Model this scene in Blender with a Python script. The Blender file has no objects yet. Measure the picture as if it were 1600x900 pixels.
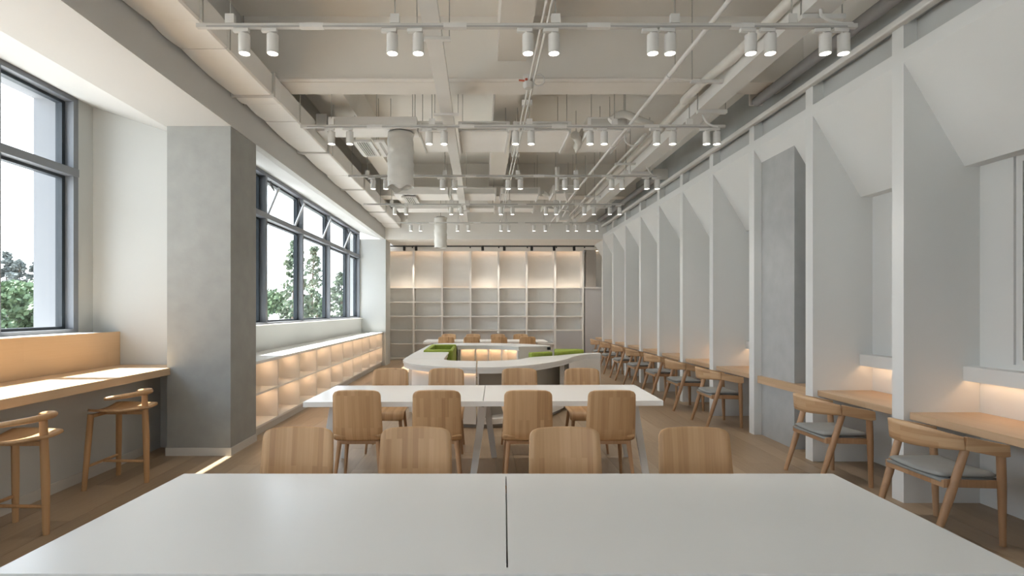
import bpy, bmesh, math, random
from mathutils import Vector, Matrix
random.seed(7)
SC = bpy.context.scene
COL = SC.collection
# ------------------------------------------------------------------ camera, sky, sun, exposure
F = 850.0                    # focal length in pixels of the 1600x900 frame
EYE = 1.57
VX, VY = 751.0, 484.0        # principal point of the (shifted) lens
cam_d = bpy.data.cameras.new('camera')
cam = bpy.data.objects.new('camera', cam_d); COL.objects.link(cam)
cam.location = (0, 0, EYE); cam.rotation_euler = (math.radians(90), 0, 0)
cam_d.sensor_width = 36.0; cam_d.lens = F / 1600 * 36.0
cam_d.shift_x = (800 - VX) / 1600; cam_d.shift_y = (VY - 450) / 1600
cam_d.clip_start = 0.05; cam_d.clip_end = 400
SC.camera = cam

W = bpy.data.worlds.new('sky'); SC.world = W; W.use_nodes = True
wn = W.node_tree.nodes; wl = W.node_tree.links
bg = wn['Background']
tc = wn.new('ShaderNodeTexCoord'); sx = wn.new('ShaderNodeSeparateXYZ'); rp = wn.new('ShaderNodeValToRGB')
wl.new(tc.outputs['Generated'], sx.inputs[0]); wl.new(sx.outputs['Z'], rp.inputs[0]); wl.new(rp.outputs[0], bg.inputs[0])
rp.color_ramp.elements[0].position = 0.0; rp.color_ramp.elements[0].color = (0.93, 0.96, 1.0, 1)
rp.color_ramp.elements[1].position = 0.9; rp.color_ramp.elements[1].color = (0.62, 0.77, 1.0, 1)
bg.inputs[1].default_value = 3.1
SUN_T = 1.58                 # the sun falls 1.58 m for every metre it travels into the room
sd = bpy.data.lights.new('sun', 'SUN'); sun = bpy.data.objects.new('sun', sd); COL.objects.link(sun)
sd.energy = 14.0; sd.angle = math.radians(0.5); sd.color = (1.0, 0.96, 0.90)
sun.rotation_euler = Vector((1, 0, -SUN_T)).to_track_quat('-Z', 'Y').to_euler()
sun.location = (-20, 0, 30)
SPOT_W = 11.0                # each ceiling spotlight
WARM = (1.0, 0.66, 0.40)
VS = SC.view_settings
VS.view_transform = 'Standard'; VS.look = 'None'; VS.gamma = 1.0; VS.exposure = 0.73
VS.use_curve_mapping = False
SC.cycles.max_bounces = 10; SC.cycles.diffuse_bounces = 6; SC.cycles.glossy_bounces = 4
SC.cycles.transparent_max_bounces = 12; SC.cycles.sample_clamp_indirect = 6.0
SC.cycles.caustics_reflective = False; SC.cycles.caustics_refractive = False
try: SC.cycles.use_denoising = True
except Exception: pass

def at(px, py, Y):           # a measured direction turned into a point at depth Y
    return Vector(((px - VX) / F * Y, Y, EYE - (py - VY) / F * Y))
def ax(px, Y): return (px - VX) / F * Y
def az(py, Y): return EYE - (py - VY) / F * Y

# ------------------------------------------------------------------ materials
def mat(name, col, rough=0.6, var=0.0, scale=3.0, metal=0.0, bump=0.0, bscale=60.0, spec=0.5):
    m = bpy.data.materials.new(name); m.use_nodes = True
    n = m.node_tree.nodes; l = m.node_tree.links; p = n['Principled BSDF']
    p.inputs['Base Color'].default_value = (*col, 1); p.inputs['Roughness'].default_value = rough
    p.inputs['Metallic'].default_value = metal; p.inputs['Specular IOR Level'].default_value = spec
    t = n.new('ShaderNodeTexCoord')
    if var > 0:
        nz = n.new('ShaderNodeTexNoise'); nz.inputs['Scale'].default_value = scale; nz.inputs['Detail'].default_value = 5
        l.new(t.outputs['Object'], nz.inputs['Vector'])
        r = n.new('ShaderNodeValToRGB')
        r.color_ramp.elements[0].position = .3; r.color_ramp.elements[1].position = .7
        r.color_ramp.elements[0].color = (*[c * (1 - var) for c in col], 1)
        r.color_ramp.elements[1].color = (*[min(1, c * (1 + var)) for c in col], 1)
        l.new(nz.outputs['Fac'], r.inputs[0]); l.new(r.outputs[0], p.inputs['Base Color'])
    if bump > 0:
        b = n.new('ShaderNodeBump'); b.inputs['Strength'].default_value = bump; b.inputs['Distance'].default_value = .01
        nb = n.new('ShaderNodeTexNoise'); nb.inputs['Scale'].default_value = bscale; nb.inputs['Detail'].default_value = 6
        l.new(t.outputs['Object'], nb.inputs['Vector']); l.new(nb.outputs['Fac'], b.inputs['Height']); l.new(b.outputs[0], p.inputs['Normal'])
    return m

def wood(name, cols, along='Z', stave=(0.035, 0.28), grain=1.0, rough=0.45, across=None, obj_var=0.15):
    """Edge-glued staves along one axis: colour steps from stave to stave, fine grain, a tint per object."""
    m = bpy.data.materials.new(name); m.use_nodes = True
    n = m.node_tree.nodes; l = m.node_tree.links; p = n['Principled BSDF']
    p.inputs['Roughness'].default_value = rough
    t = n.new('ShaderNodeTexCoord'); oi = n.new('ShaderNodeObjectInfo')
    sep = n.new('ShaderNodeSeparateXYZ'); l.new(t.outputs['Object'], sep.inputs[0])
    # across = sum of the two other axes, so every face shows staves
    others = [a for a in 'XYZ' if a != along]
    add = n.new('ShaderNodeMath'); add.operation = 'ADD'
    l.new(sep.outputs[across or others[0]], add.inputs[0])
    if across: add.inputs[1].default_value = 0
    else: l.new(sep.outputs[others[1]], add.inputs[1])
    off = n.new('ShaderNodeMath'); off.operation = 'MULTIPLY_ADD'
    l.new(oi.outputs['Random'], off.inputs[0]); off.inputs[1].default_value = 37.0; l.new(sep.outputs[along], off.inputs[2])
    acr = n.new('ShaderNodeMath'); acr.operation = 'MULTIPLY_ADD'
    l.new(oi.outputs['Random'], acr.inputs[0]); acr.inputs[1].default_value = 11.0; l.new(add.outputs[0], acr.inputs[2])
    cmb = n.new('ShaderNodeCombineXYZ'); l.new(off.outputs[0], cmb.inputs[0]); l.new(acr.outputs[0], cmb.inputs[1])
    br = n.new('ShaderNodeTexBrick'); br.offset = .37; br.squash = 1
    br.inputs['Scale'].default_value = 1; br.inputs['Mortar Size'].default_value = 0
    br.inputs['Brick Width'].default_value = stave[1]; br.inputs['Row Height'].default_value = stave[0]
    br.inputs['Color1'].default_value = (0, 0, 0, 1); br.inputs['Color2'].default_value = (1, 1, 1, 1)
    l.new(cmb.outputs[0], br.inputs['Vector'])
    mp = n.new('ShaderNodeMapping'); mp.inputs['Scale'].default_value = (3.0, 70.0 * grain, 1)
    l.new(cmb.outputs[0], mp.inputs[0])
    nz = n.new('ShaderNodeTexNoise'); nz.inputs['Scale'].default_value = 1; nz.inputs['Detail'].default_value = 4
    l.new(mp.outputs[0], nz.inputs['Vector'])
    a1 = n.new('ShaderNodeMath'); a1.operation = 'MULTIPLY'; l.new(br.outputs['Color'], a1.inputs[0]); a1.inputs[1].default_value = .62
    a2 = n.new('ShaderNodeMath'); a2.operation = 'MULTIPLY_ADD'; l.new(nz.outputs['Fac'], a2.inputs[0]); a2.inputs[1].default_value = .55
    l.new(a1.outputs[0], a2.inputs[2])
    r = n.new('ShaderNodeValToRGB'); e = r.color_ramp.elements
    e[0].position = .12; e[0].color = (*cols[0], 1); e[1].position = .95; e[1].color = (*cols[2], 1)
    k = e.new(.5); k.color = (*cols[1], 1)
    l.new(a2.outputs[0], r.inputs[0])
    hs = n.new('ShaderNodeHueSaturation'); l.new(r.outputs[0], hs.inputs['Color'])
    v = n.new('ShaderNodeMapRange'); v.inputs[3].default_value = 1 - obj_var; v.inputs[4].default_value = 1 + obj_var
    l.new(oi.outputs['Random'], v.inputs[0]); l.new(v.outputs[0], hs.inputs['Value'])
    l.new(hs.outputs[0], p.inputs['Base Color'])
    b = n.new('ShaderNodeBump'); b.inputs['Strength'].default_value = .08; b.inputs['Distance'].default_value = .002
    l.new(nz.outputs['Fac'], b.inputs['Height']); l.new(b.outputs[0], p.inputs['Normal'])
    return m

def emit(name, col, s):
    m = bpy.data.materials.new(name); m.use_nodes = True
    n = m.node_tree.nodes; p = n['Principled BSDF']
    p.inputs['Base Color'].default_value = (*col, 1)
    p.inputs['Emission Color'].default_value = (*col, 1); p.inputs['Emission Strength'].default_value = s
    return m

M = {}
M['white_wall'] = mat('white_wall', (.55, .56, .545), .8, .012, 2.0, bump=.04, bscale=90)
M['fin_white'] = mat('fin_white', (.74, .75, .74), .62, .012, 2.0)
M['ceiling_paint'] = mat('ceiling_paint', (.78, .75, .70), .85, .03, 1.2, bump=.05, bscale=40)
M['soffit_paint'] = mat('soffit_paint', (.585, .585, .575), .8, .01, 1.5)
M['duct_paint'] = mat('duct_paint', (.84, .825, .80), .6, .025, 2.5, bump=.06, bscale=12)
M['service_white'] = mat('service_white', (.71, .70, .675), .5, .02, 4.0)
M['flange'] = mat('flange', (.60, .59, .56), .5)
M['steel_rod'] = mat('steel_rod', (.42, .41, .38), .5, metal=.2)
M['wrap'] = mat('wrap', (.74, .73, .69), .55, .05, 8.0, bump=.5, bscale=9)
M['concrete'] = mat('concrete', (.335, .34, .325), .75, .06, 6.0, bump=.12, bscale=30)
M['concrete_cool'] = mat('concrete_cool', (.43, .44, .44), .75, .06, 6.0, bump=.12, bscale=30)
M['metal_sheet'] = mat('metal_sheet', (.40, .43, .44), .5, .10, 2.0, metal=.25)
M['roller_grey'] = mat('roller_grey', (.27, .27, .275), .5, .03, 3.0)
M['frame_grey'] = mat('frame_grey', (.20, .213, .237), .42, .03, 2.0, metal=.15)
M['frame_dark'] = mat('frame_dark', (.03, .04, .05), .4)
M['laminate'] = mat('laminate', (.85, .845, .82), .26, .006, 2.0, spec=.5)
M['leg_white'] = mat('leg_white', (.68, .68, .67), .4)
M['slot_dark'] = mat('slot_dark', (.34, .34, .33), .6)
M['shelf_white'] = mat('shelf_white', (.82, .795, .76), .55, .01, 2.0)
M['shelf_cream'] = mat('shelf_cream', (.80, .74, .66), .6, .02, 3.0)
M['back_panel'] = mat('back_panel', (.85, .84, .81), .6, .02, 3.0)
M['door_grey'] = mat('door_grey', (.50, .49, .49), .5, .02, 3.0)
M['niche_grey'] = mat('niche_grey', (.42, .38, .34), .6, .02, 3.0)
M['recess'] = mat('recess', (.42, .40, .35), .6, .02, 3.0)
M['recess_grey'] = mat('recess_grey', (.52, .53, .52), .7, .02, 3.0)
M['bulkhead_paint'] = mat('bulkhead_paint', (.80, .785, .75), .8, .01, 1.5)
M['black'] = mat('black', (.012, .012, .012), .45)
M['dark_grey'] = mat('dark_grey', (.06, .06, .06), .5)
M['plinth'] = mat('plinth', (.30, .29, .28), .5)
M['cushion'] = mat('cushion', (.29, .295, .285), .55, .04, 14.0, bump=.08, bscale=160)
M['green'] = mat('green', (.27, .335, .045), .8, .07, 20.0, bump=.15, bscale=220)
M['base_white'] = mat('base_white', (.62, .60, .56), .5)
M['red'] = mat('red', (.45, .09, .05), .5)
M['stay'] = mat('stay', (.62, .63, .64), .35, metal=.5)
M['leaf_green'] = mat('leaf_green', (.10, .15, .075), .7, .45, .8)
M['leaf_dark'] = mat('leaf_dark', (.125, .14, .13), .8, .35, .8)
M['leaf_pale'] = mat('leaf_pale', (.115, .15, .095), .7, .35, .8)
M['bark'] = mat('bark', (.16, .12, .09), .9, .2, 6.0)
M['bounce_ground'] = mat('bounce_ground', (.50, .49, .47), .9, .12, .3)
M['outside_wall'] = mat('outside_wall', (.30, .305, .32), .8, .02, 1.0)
M['oak_chair'] = wood('oak_chair', ((.43, .245, .118), (.54, .33, .165), (.63, .405, .22)), 'Z', (.031, .45), across='X', obj_var=.06)
M['oak_leg'] = wood('oak_leg', ((.31, .165, .08), (.40, .23, .12), (.49, .30, .17)), 'Z', (.2, 2.0), obj_var=.05)
M['oak_arm'] = wood('oak_arm', ((.37, .21, .10), (.48, .295, .155), (.57, .38, .22)), 'Y', (.035, .22), across='Z', obj_var=.05)
M['oak_desk'] = wood('oak_desk', ((.47, .31, .18), (.54, .365, .22), (.60, .42, .265)), 'Y', (.12, 1.3), obj_var=.04, rough=.4)
M['oak_counter'] = wood('oak_counter', ((.58, .40, .24), (.63, .44, .27), (.67, .48, .30)), 'Y', (.3, 3.0), obj_var=.0, rough=.42)
M['stool_wood'] = wood('stool_wood', ((.36, .19, .08), (.47, .27, .125), (.56, .35, .18)), 'Z', (.3, 2.0), obj_var=.03)
M['stool_seat'] = wood('stool_seat', ((.36, .20, .09), (.46, .27, .13), (.54, .34, .18)), 'Y', (.06, .6), obj_var=.03)
M['floor_oak'] = wood('floor_oak', ((.28, .195, .12), (.345, .25, .16), (.40, .30, .20)), 'Y', (3.0, 30.0), grain=.5, rough=.38, obj_var=.10)
M['lens'] = emit('lens', (1.0, .93, .82), 14.0)
M['led'] = emit('led', WARM, 5.0)
M['led_shelf'] = emit('led_shelf', WARM, 2.8)
M['led_low'] = emit('led_low', WARM, 1.1)
M['led_rear'] = emit('led_rear', WARM, 8.0)
M['led_soft'] = emit('led_soft', WARM, 2.2)
M['puck'] = emit('puck', WARM, 62.0)
# clear window glass: transparent with a fresnel reflection
g = bpy.data.materials.new('window_glass'); g.use_nodes = True
gn = g.node_tree.nodes; gl = g.node_tree.links; gn.remove(gn['Principled BSDF'])
tr = gn.new('ShaderNodeBsdfTransparent'); tr.inputs[0].default_value = (.93, .95, .95, 1)
gs = gn.new('ShaderNodeBsdfGlossy'); gs.inputs['Roughness'].default_value = .02
lw = gn.new('ShaderNodeLayerWeight'); lw.inputs['Blend'].default_value = .5
pw = gn.new('ShaderNodeMath'); pw.operation = 'POWER'; pw.inputs[1].default_value = 5
gl.new(lw.outputs['Facing'], pw.inputs[0])
fr = gn.new('ShaderNodeMath'); fr.operation = 'MULTIPLY_ADD'; fr.inputs[1].default_value = .45; fr.inputs[2].default_value = .02
gl.new(pw.outputs[0], fr.inputs[0])
mx = gn.new('ShaderNodeMixShader')
gl.new(fr.outputs[0], mx.inputs[0]); gl.new(tr.outputs[0], mx.inputs[1]); gl.new(gs.outputs[0], mx.inputs[2])
gl.new(mx.outputs[0], gn['Material Output'].inputs[0])
M['glass'] = g

# ------------------------------------------------------------------ mesh builder
class MB:
    def __init__(s): s.bm = bmesh.new()
    def box(s, x0, x1, y0, y1, z0, z1):
        v = [s.bm.verts.new(c) for c in ((x0,y0,z0),(x1,y0,z0),(x1,y1,z0),(x0,y1,z0),(x0,y0,z1),(x1,y0,z1),(x1,y1,z1),(x0,y1,z1))]
        for f in ((3,2,1,0),(4,5,6,7),(0,1,5,4),(1,2,6,5),(2,3,7,6),(3,0,4,7)): s.bm.faces.new([v[i] for i in f])
        return s
    def prism(s, pts, a0, a1, axis='Z'):
        """polygon extruded along an axis: pts are (x,y) for Z, (x,z) for Y, (y,z) for X"""
        def mk(p, a):
            return {'Z': (p[0], p[1], a), 'Y': (p[0], a, p[1]), 'X': (a, p[0], p[1])}[axis]
        lo = [s.bm.verts.new(mk(p, a0)) for p in pts]; hi = [s.bm.verts.new(mk(p, a1)) for p in pts]
        n = len(pts)
        s.bm.faces.new(lo[::-1]); s.bm.faces.new(hi)
        for i in range(n): s.bm.faces.new((lo[i], lo[(i+1) % n], hi[(i+1) % n], hi[i]))
        return s
    def ring(s, c, u, v, r, n, ru=None):
        return [s.bm.verts.new(c + u * (math.cos(2*math.pi*i/n) * r) + v * (math.sin(2*math.pi*i/n) * (ru or r))) for i in range(n)]
    def tube(s, pts, rad, n=10, cap=True):
        pts = [Vector(p) for p in pts]
        if not isinstance(rad, (list, tuple)): rad = [rad] * len(pts)
        prev = None; rings = []
        up = None
        for i, p in enumerate(pts):
            d = ((pts[min(i+1, len(pts)-1)] - p).normalized() + (p - pts[max(i-1, 0)]).normalized()).normalized() if 0 < i < len(pts)-1 else (pts[1]-pts[0] if i == 0 else pts[-1]-pts[-2]).normalized()
            if up is None:
                ref = Vector((0,0,1)) if abs(d.z) < .9 else Vector((1,0,0))
                u = d.cross(ref).normalized()
            else:
                u = (up - d * up.dot(d)).normalized()
            up = u; v = d.cross(u)
            rings.append(s.ring(p, u, v, rad[i], n))
        for a, b in zip(rings, rings[1:]):
            for i in range(n): s.bm.faces.new((a[i], a[(i+1) % n], b[(i+1) % n], b[i]))
        if cap:
            s.bm.faces.new(rings[0][::-1]); s.bm.faces.new(rings[-1])
        return s
    def bar(s, p0, p1, w, h, w1=None, h1=None, side=None):
        """a rectangular bar from p0 to p1; w across, h in the other direction"""
        p0 = Vector(p0); p1 = Vector(p1); d = (p1-p0).normalized()
        ref = Vector(side) if side else (Vector((0,0,1)) if abs(d.z) < .9 else Vector((0,1,0)))
        u = d.cross(ref).normalized(); v = u.cross(d)
        w1 = w1 or w; h1 = h1 or h
        a = [s.bm.verts.new(p0 + u*(sx*w/2) + v*(sy*h/2)) for sx, sy in ((-1,-1),(1,-1),(1,1),(-1,1))]
        b = [s.bm.verts.new(p1 + u*(sx*w1/2) + v*(sy*h1/2)) for sx, sy in ((-1,-1),(1,-1),(1,1),(-1,1))]
        s.bm.faces.new(a[::-1]); s.bm.faces.new(b)
        for i in range(4): s.bm.faces.new((a[i], a[(i+1) % 4], b[(i+1) % 4], b[i]))
        return s
    def grid(s, fn, nu, nv):
        vs = [[s.bm.verts.new(fn(i/nu, j/nv)) for i in range(nu+1)] for j in range(nv+1)]
        for j in range(nv):
            for i in range(nu): s.bm.faces.new((vs[j][i], vs[j][i+1], vs[j+1][i+1], vs[j+1][i]))
        return s
    def build(s, name, m, parent=None, smooth=False, bevel=0, solid=0, seg=2):
        bmesh.ops.recalc_face_normals(s.bm, faces=s.bm.faces[:])
        me = bpy.data.meshes.new(name); s.bm.to_mesh(me); s.bm.free()
        me.materials.append(M[m] if isinstance(m, str) else m)
        if smooth:
            for p in me.polygons: p.use_smooth = True
            me.set_sharp_from_angle(angle=math.radians(40))
        o = bpy.data.objects.new(name, me); COL.objects.link(o)
        if parent: o.parent = parent
        if solid:
            q = o.modifiers.new('solid', 'SOLIDIFY'); q.thickness = solid; q.offset = 0
        if bevel:
            q = o.modifiers.new('bevel', 'BEVEL'); q.width = bevel; q.segments = seg; q.limit_method = 'ANGLE'
        return o

def B(*a): return MB().box(*a)
def tag(o, label=None, cat=None, group=None, kind=None):
    if label: o['label'] = label
    if cat: o['category'] = cat
    if group: o['group'] = group
    if kind: o['kind'] = kind
    return o
def thing(name, label, cat, loc=(0,0,0), rz=0, group=None):
    o = bpy.data.objects.new(name, None); COL.objects.link(o)
    o.location = loc; o.rotation_euler = (0, 0, rz); o.empty_display_size = .1
    return tag(o, label, cat, group)
def dup(root, loc, rz, label, group=None):
    def cp(o, parent):
        c = o.copy(); COL.objects.link(c)
        if parent: c.parent = parent; c.matrix_parent_inverse = o.matrix_parent_inverse
        for ch in list(o.children): cp(ch, c)
        return c
    r = cp(root, None); r.location = loc; r.rotation_euler = (0, 0, rz)
    r['label'] = label
    if group: r['group'] = group
    return r
def struct(name, mb, m, parent=None, label=None, **k):
    o = mb.build(name, m, parent, **k)
    if not parent: o['kind'] = 'structure'
    if label: o['label'] = label
    return o
ORD = ['first', 'second', 'third', 'fourth', 'fifth', 'sixth', 'seventh', 'eighth', 'ninth', 'tenth', 'eleventh', 'twelfth']

# ------------------------------------------------------------------ the shell
SLAB = 4.86; SOF = 3.546; Y0 = -5.0; YB = 17.4
XR = 4.055; XF = 3.436       # right wall plane, front edge of its fins
XI = -2.68                   # inner edge of the soffit
floor = struct('floor', B(-4.9, 4.3, Y0, 17.7, -.3, -.014), 'plinth', label='pale oak plank floor of the reading room')
# planks, running towards the back wall
PW, PL = .2, 2.4
plank_me = []
for L in (PL, PL*.5):
    mb = B(-PW/2+.0008, PW/2-.0008, -L/2+.0008, L/2-.0008, -.014, 0)
    o = mb.build('plank', 'floor_oak'); plank_me.append(o.data); bpy.data.objects.remove(o)
cols = int((4.05 + 3.65) / PW) + 1
for i in range(cols):
    x = -3.65 + PW/2 + i*PW
    y = .9 - (i * .83 % PL)
    while y < 17.0:
        L = PL
        if y + L < .9: y += L; continue
        o = bpy.data.objects.new('plank', plank_me[0]); COL.objects.link(o); o.parent = floor
        o.location = (x, y + L/2, random.uniform(-.0006, .0006))
        y += L
mb = MB()
for i in range(cols):
    x = -3.65 + i*PW
    for y in (-5, -3.5): mb.box(x+.001, x+PW-.001, y + (i % 2)*.6, min(y+1.5+(i % 2)*.6, -1.5), -.014, -.001)
tag(mb.build('plank_field', 'floor_oak', floor), kind='stuff')

ceiling = struct('ceiling', B(-4.9, 4.3, Y0, 17.7, SLAB, SLAB+.25), 'ceiling_paint', label='exposed painted ceiling slab above the services')
for y in (-3.2, 6.1, 12.25):
    struct('cross_beam', B(XI, XR, y, y+.34, 4.12, SLAB), 'ceiling_paint', ceiling)
    struct('beam_pipe', MB().tube([(XI, y-.05, 4.13), (2.9, y-.05, 4.13)], .022, 8), 'ceiling_paint', ceiling, smooth=True)
for a, b, sp in ((.19, .51, ((Y0, -3.2), (-2.86, 6.1), (6.44, 12.25), (12.59, 15.27))), (-2.08, -1.78, ((6.44, 12.25), (12.59, 15.27)))):
    for y0, y1 in sp:
        struct('long_beam', B(a, b, y0, y1, 4.36, SLAB), 'ceiling_paint', ceiling)
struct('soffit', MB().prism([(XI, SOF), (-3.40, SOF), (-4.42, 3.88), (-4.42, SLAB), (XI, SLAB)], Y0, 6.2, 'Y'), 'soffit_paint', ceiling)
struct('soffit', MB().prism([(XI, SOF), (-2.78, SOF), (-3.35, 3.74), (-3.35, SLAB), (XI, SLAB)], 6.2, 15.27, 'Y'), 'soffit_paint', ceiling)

# left wall: near window bay, return wall, far window bay, pier
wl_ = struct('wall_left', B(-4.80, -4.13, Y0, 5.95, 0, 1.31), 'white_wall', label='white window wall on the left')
struct('light_block_wall', B(-4.7, -4.42, Y0, -2.26, 1.31, 3.88), 'white_wall', wl_)  # unseen solid stretch instead of windows, added to hold back daylight
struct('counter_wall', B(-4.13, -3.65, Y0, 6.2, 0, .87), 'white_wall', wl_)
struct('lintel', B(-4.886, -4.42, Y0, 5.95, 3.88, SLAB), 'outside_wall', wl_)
struct('added_sunshade', B(-5.53, -4.886, Y0, 7.5, 4.69, SLAB+.1), 'outside_wall', wl_)  # unseen overhang, added to trim the sun strip on the floor
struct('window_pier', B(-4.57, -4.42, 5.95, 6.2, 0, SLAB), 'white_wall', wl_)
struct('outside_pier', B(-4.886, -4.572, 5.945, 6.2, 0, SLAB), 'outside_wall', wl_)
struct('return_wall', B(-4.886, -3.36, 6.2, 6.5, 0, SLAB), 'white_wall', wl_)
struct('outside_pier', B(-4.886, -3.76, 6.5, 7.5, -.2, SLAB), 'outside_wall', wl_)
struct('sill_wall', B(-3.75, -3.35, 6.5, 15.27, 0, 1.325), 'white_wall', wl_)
struct('lintel', B(-3.75, -3.351, 6.5, 15.27, 3.745, SLAB), 'white_wall', wl_)
struct('end_pier', B(-3.80, -2.665, 15.27, 16.03, 0, SOF), 'white_wall', wl_)
struct('back_recess', B(-3.5, -3.3, 16.03, YB, 0, SOF), 'white_wall', wl_)
struct('baseboard_left', B(-3.65, -3.638, Y0, 5.84, 0, .09), 'base_white', label='low white baseboard under the window counter')
# back wall and the bulkhead above the bookcase
wb = struct('wall_back', B(-4.2, 4.3, YB, YB+.2, 0, SLAB), 'white_wall', label='back wall behind the tall bookcase')
struct('bulkhead', B(XI, 4.25, 15.27, YB, SOF, SLAB), 'bulkhead_paint', wb)
wall_rear = struct('wall_rear', MB().box(-4.9, 4.3, Y0-.2, Y0, 0, .9).box(-4.9, 4.3, Y0-.2, Y0, 3.3, SLAB).box(-4.9, -3.2, Y0-.2, Y0, .9, 3.3).box(1.1, 4.3, Y0-.2, Y0, .9, 3.3), 'white_wall', label='white wall behind the viewer')
# columns
c = struct('column', B(-3.374, -2.69, 5.853, 6.514, 0, SOF), 'concrete', label='grey square column between the two left windows')
struct('baseboard', B(-3.386, -2.678, 5.841, 5.853, 0, .085), 'base_white', c)
struct('baseboard', B(-2.69, -2.678, 5.853, 6.514, 0, .085), 'base_white', c)

# right wall: back plane with the inner window, fins, slanted panels, fascia, posts, rail
wr = struct('wall_right', MB().box(XR, XR+.2, 4.14, YB, 0, SLAB).box(XR, XR+.2, Y0, 4.14, 0, 1.15).box(XR, XR+.2, Y0, 4.14, 2.74, SLAB).box(XR, XR+.2, Y0, 3.0, 1.15, 2.74),
            'fin_white', label='white right wall folded into reading niches')
FIN = [4.419 + 1.2085*n for n in range(-1, 10)]
TH = .125
for y in FIN:
    struct('fin', B(XF, XR, y, y+TH, 0, 3.69), 'fin_white', wr)
bays = list(zip(FIN, FIN[1:])) + [(FIN[-1], FIN[-1]+1.2085)]
for i, (a, b) in enumerate(bays):
    y0, y1 = a+TH, b
    struct('slanted_panel', MB().prism([(XF, 3.58), (XF, 3.69), (XR, 3.69), (XR, 2.735), (3.93, 2.735)], y0, y1, 'Y'), 'fin_white', wr)
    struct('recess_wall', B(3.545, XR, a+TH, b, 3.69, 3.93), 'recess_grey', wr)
    if i != 2:
        lg = struct('ledge', MB().box(3.92, XR, y0, y1, 1.02, 1.11).box(3.92, 3.93, y0, y1, .995, 1.02), 'fin_white', wr)
        struct('light_strip', B(3.945, 3.965, y0+.04, y1-.04, 1.008, 1.02), 'led', lg)
for y in FIN: struct('post', B(XF, XR, y, y+TH, 3.69, 3.93), 'fin_white', wr)
struct('slanted_panel', MB().prism([(XF, 3.58), (XF, 3.69), (XR, 3.69), (XR, 2.735), (3.93, 2.735)], Y0, FIN[0], 'Y'), 'fin_white', wr)
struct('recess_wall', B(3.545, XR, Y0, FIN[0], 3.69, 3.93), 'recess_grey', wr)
struct('wall_rail', B(3.385, 3.46, .3, 15.27, 3.885, 3.945), 'service_white', wr, bevel=.012)
struct('upper_wall', B(3.62, XR, Y0, 15.27, 3.93, SLAB), 'ceiling_paint', wr)
struct('metal_band', B(3.50, 3.62, Y0, 6.9, 3.93, 4.25), 'metal_sheet', wr)
struct('metal_band', B(3.50, 3.62, 6.9, 15.27, 3.93, 4.42), 'metal_sheet', wr)
struct('column', B(3.53, XR-.001, 6.12, 6.834, 0, 3.69), 'concrete_cool', label='grey square column standing in a niche of the right wall')

# inner window of the nearest niche and the dim room behind it
w3 = struct('window_3', MB().box(XR+.02, XR+.08, 4.09, 4.14, 1.15, 2.74).box(XR+.02, XR+.08, 3.0, 4.09, 1.15, 1.19).box(XR+.02, XR+.08, 3.0, 4.09, 2.69, 2.74), 'fin_white', label='inner window at the right edge opening to another room')
struct('pane', B(XR+.045, XR+.051, 3.0, 4.09, 1.19, 2.69), 'glass', w3)
wq = struct('wall_inner', MB().box(6.0, 6.1, 1.5, 7.0, 0, 3.0).box(XR+.2, 6.0, 6.9, 7.0, 0, 3.0).box(XR+.2, 6.0, 1.5, 1.6, 0, 3.0).box(XR+.2, 6.0, 1.6, 6.9, 2.95, 3.0).box(XR+.2, 6.0, 1.6, 6.9, -.05, 0), 'door_grey', label='dim grey room behind the inner window')
for z in (1.35, 1.95, 2.5): struct('inner_shelf', B(5.6, 6.0, 1.6, 6.9, z, z+.03), 'door_grey', wq)

# ------------------------------------------------------------------ windows
def window(name, x, y_marks, z0, z1, zt, label, depth=.16, mw=.07):
    """mullions at y_marks (their far sides), transom at zt, panes between"""
    o = struct(name, B(x-depth, x, y_marks[0], y_marks[-1], z0, z0+.045).box(x-depth, x, y_marks[0], y_marks[-1], z1-.06, z1), 'frame_grey', label=label)
    struct('transom', B(x-.10, x+.012, y_marks[0], y_marks[-1], zt-.085, zt), 'frame_grey', o, bevel=.004)
    for k, y in enumerate(y_marks):
        struct('mullion', B(x-depth, x, y-mw, y, z0+.045, z1-.06), 'frame_grey', o)
        if k < len(y_marks)-1:
            a, b = y+.002, y_marks[k+1]-mw-.002
            for p0, p1 in ((z0+.045, zt-.085), (zt, z1-.06)):
                struct('sash', MB().box(x-depth, x-.09, a, a+.03, p0, p1).box(x-depth, x-.09, b-.045, b, p0, p1).box(x-depth, x-.09, a+.03, b-.045, p0, p0+.03).box(x-depth, x-.09, a+.03, b-.045, p1-.03, p1), 'frame_dark', o)
                struct('pane', B(x-.135, x-.129, a+.03, b-.045, p0+.03, p1-.03), 'glass', o)
    return o
window('window_1', -4.40, [-2.25, -.45, 1.35, 3.15, 4.99, 5.95], 1.315, 3.88, 3.10, 'tall grey framed window at the left edge above the wooden counter')
w2 = window('window_2', -3.39, [6.85, 8.65, 10.43, 12.30, 14.13, 15.27], 1.325, 3.745, 3.10, 'row of tall grey framed windows above the lit low bookcase')
for y in (8.95, 10.25, 12.05, 13.95):   # stay arms of the tilting top sashes and their black cables
    struct('stay_arm', MB().tube([(-3.50, y, 3.14), (-3.33, y+.03, 3.58)], .022, 8), 'stay', w2, smooth=True)
for y in (8.85, 10.2, 12.0, 13.9):
    struct('cable', MB().tube([Vector((-3.42, y + .16*math.sin(t*math.pi)*1.0, 3.66 - .10*math.sin(t*math.pi) - .05*t)) for t in [i/8 for i in range(9)]], .009, 6), 'black', w2, smooth=True)
struct('window_sill', B(-3.62, -3.30, 6.52, 15.265, 1.325, 1.34), 'shelf_white', wl_)
struct('window_sill', B(-4.62, -4.125, Y0, 5.948, 1.312, 1.322), 'shelf_white', wl_)

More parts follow.
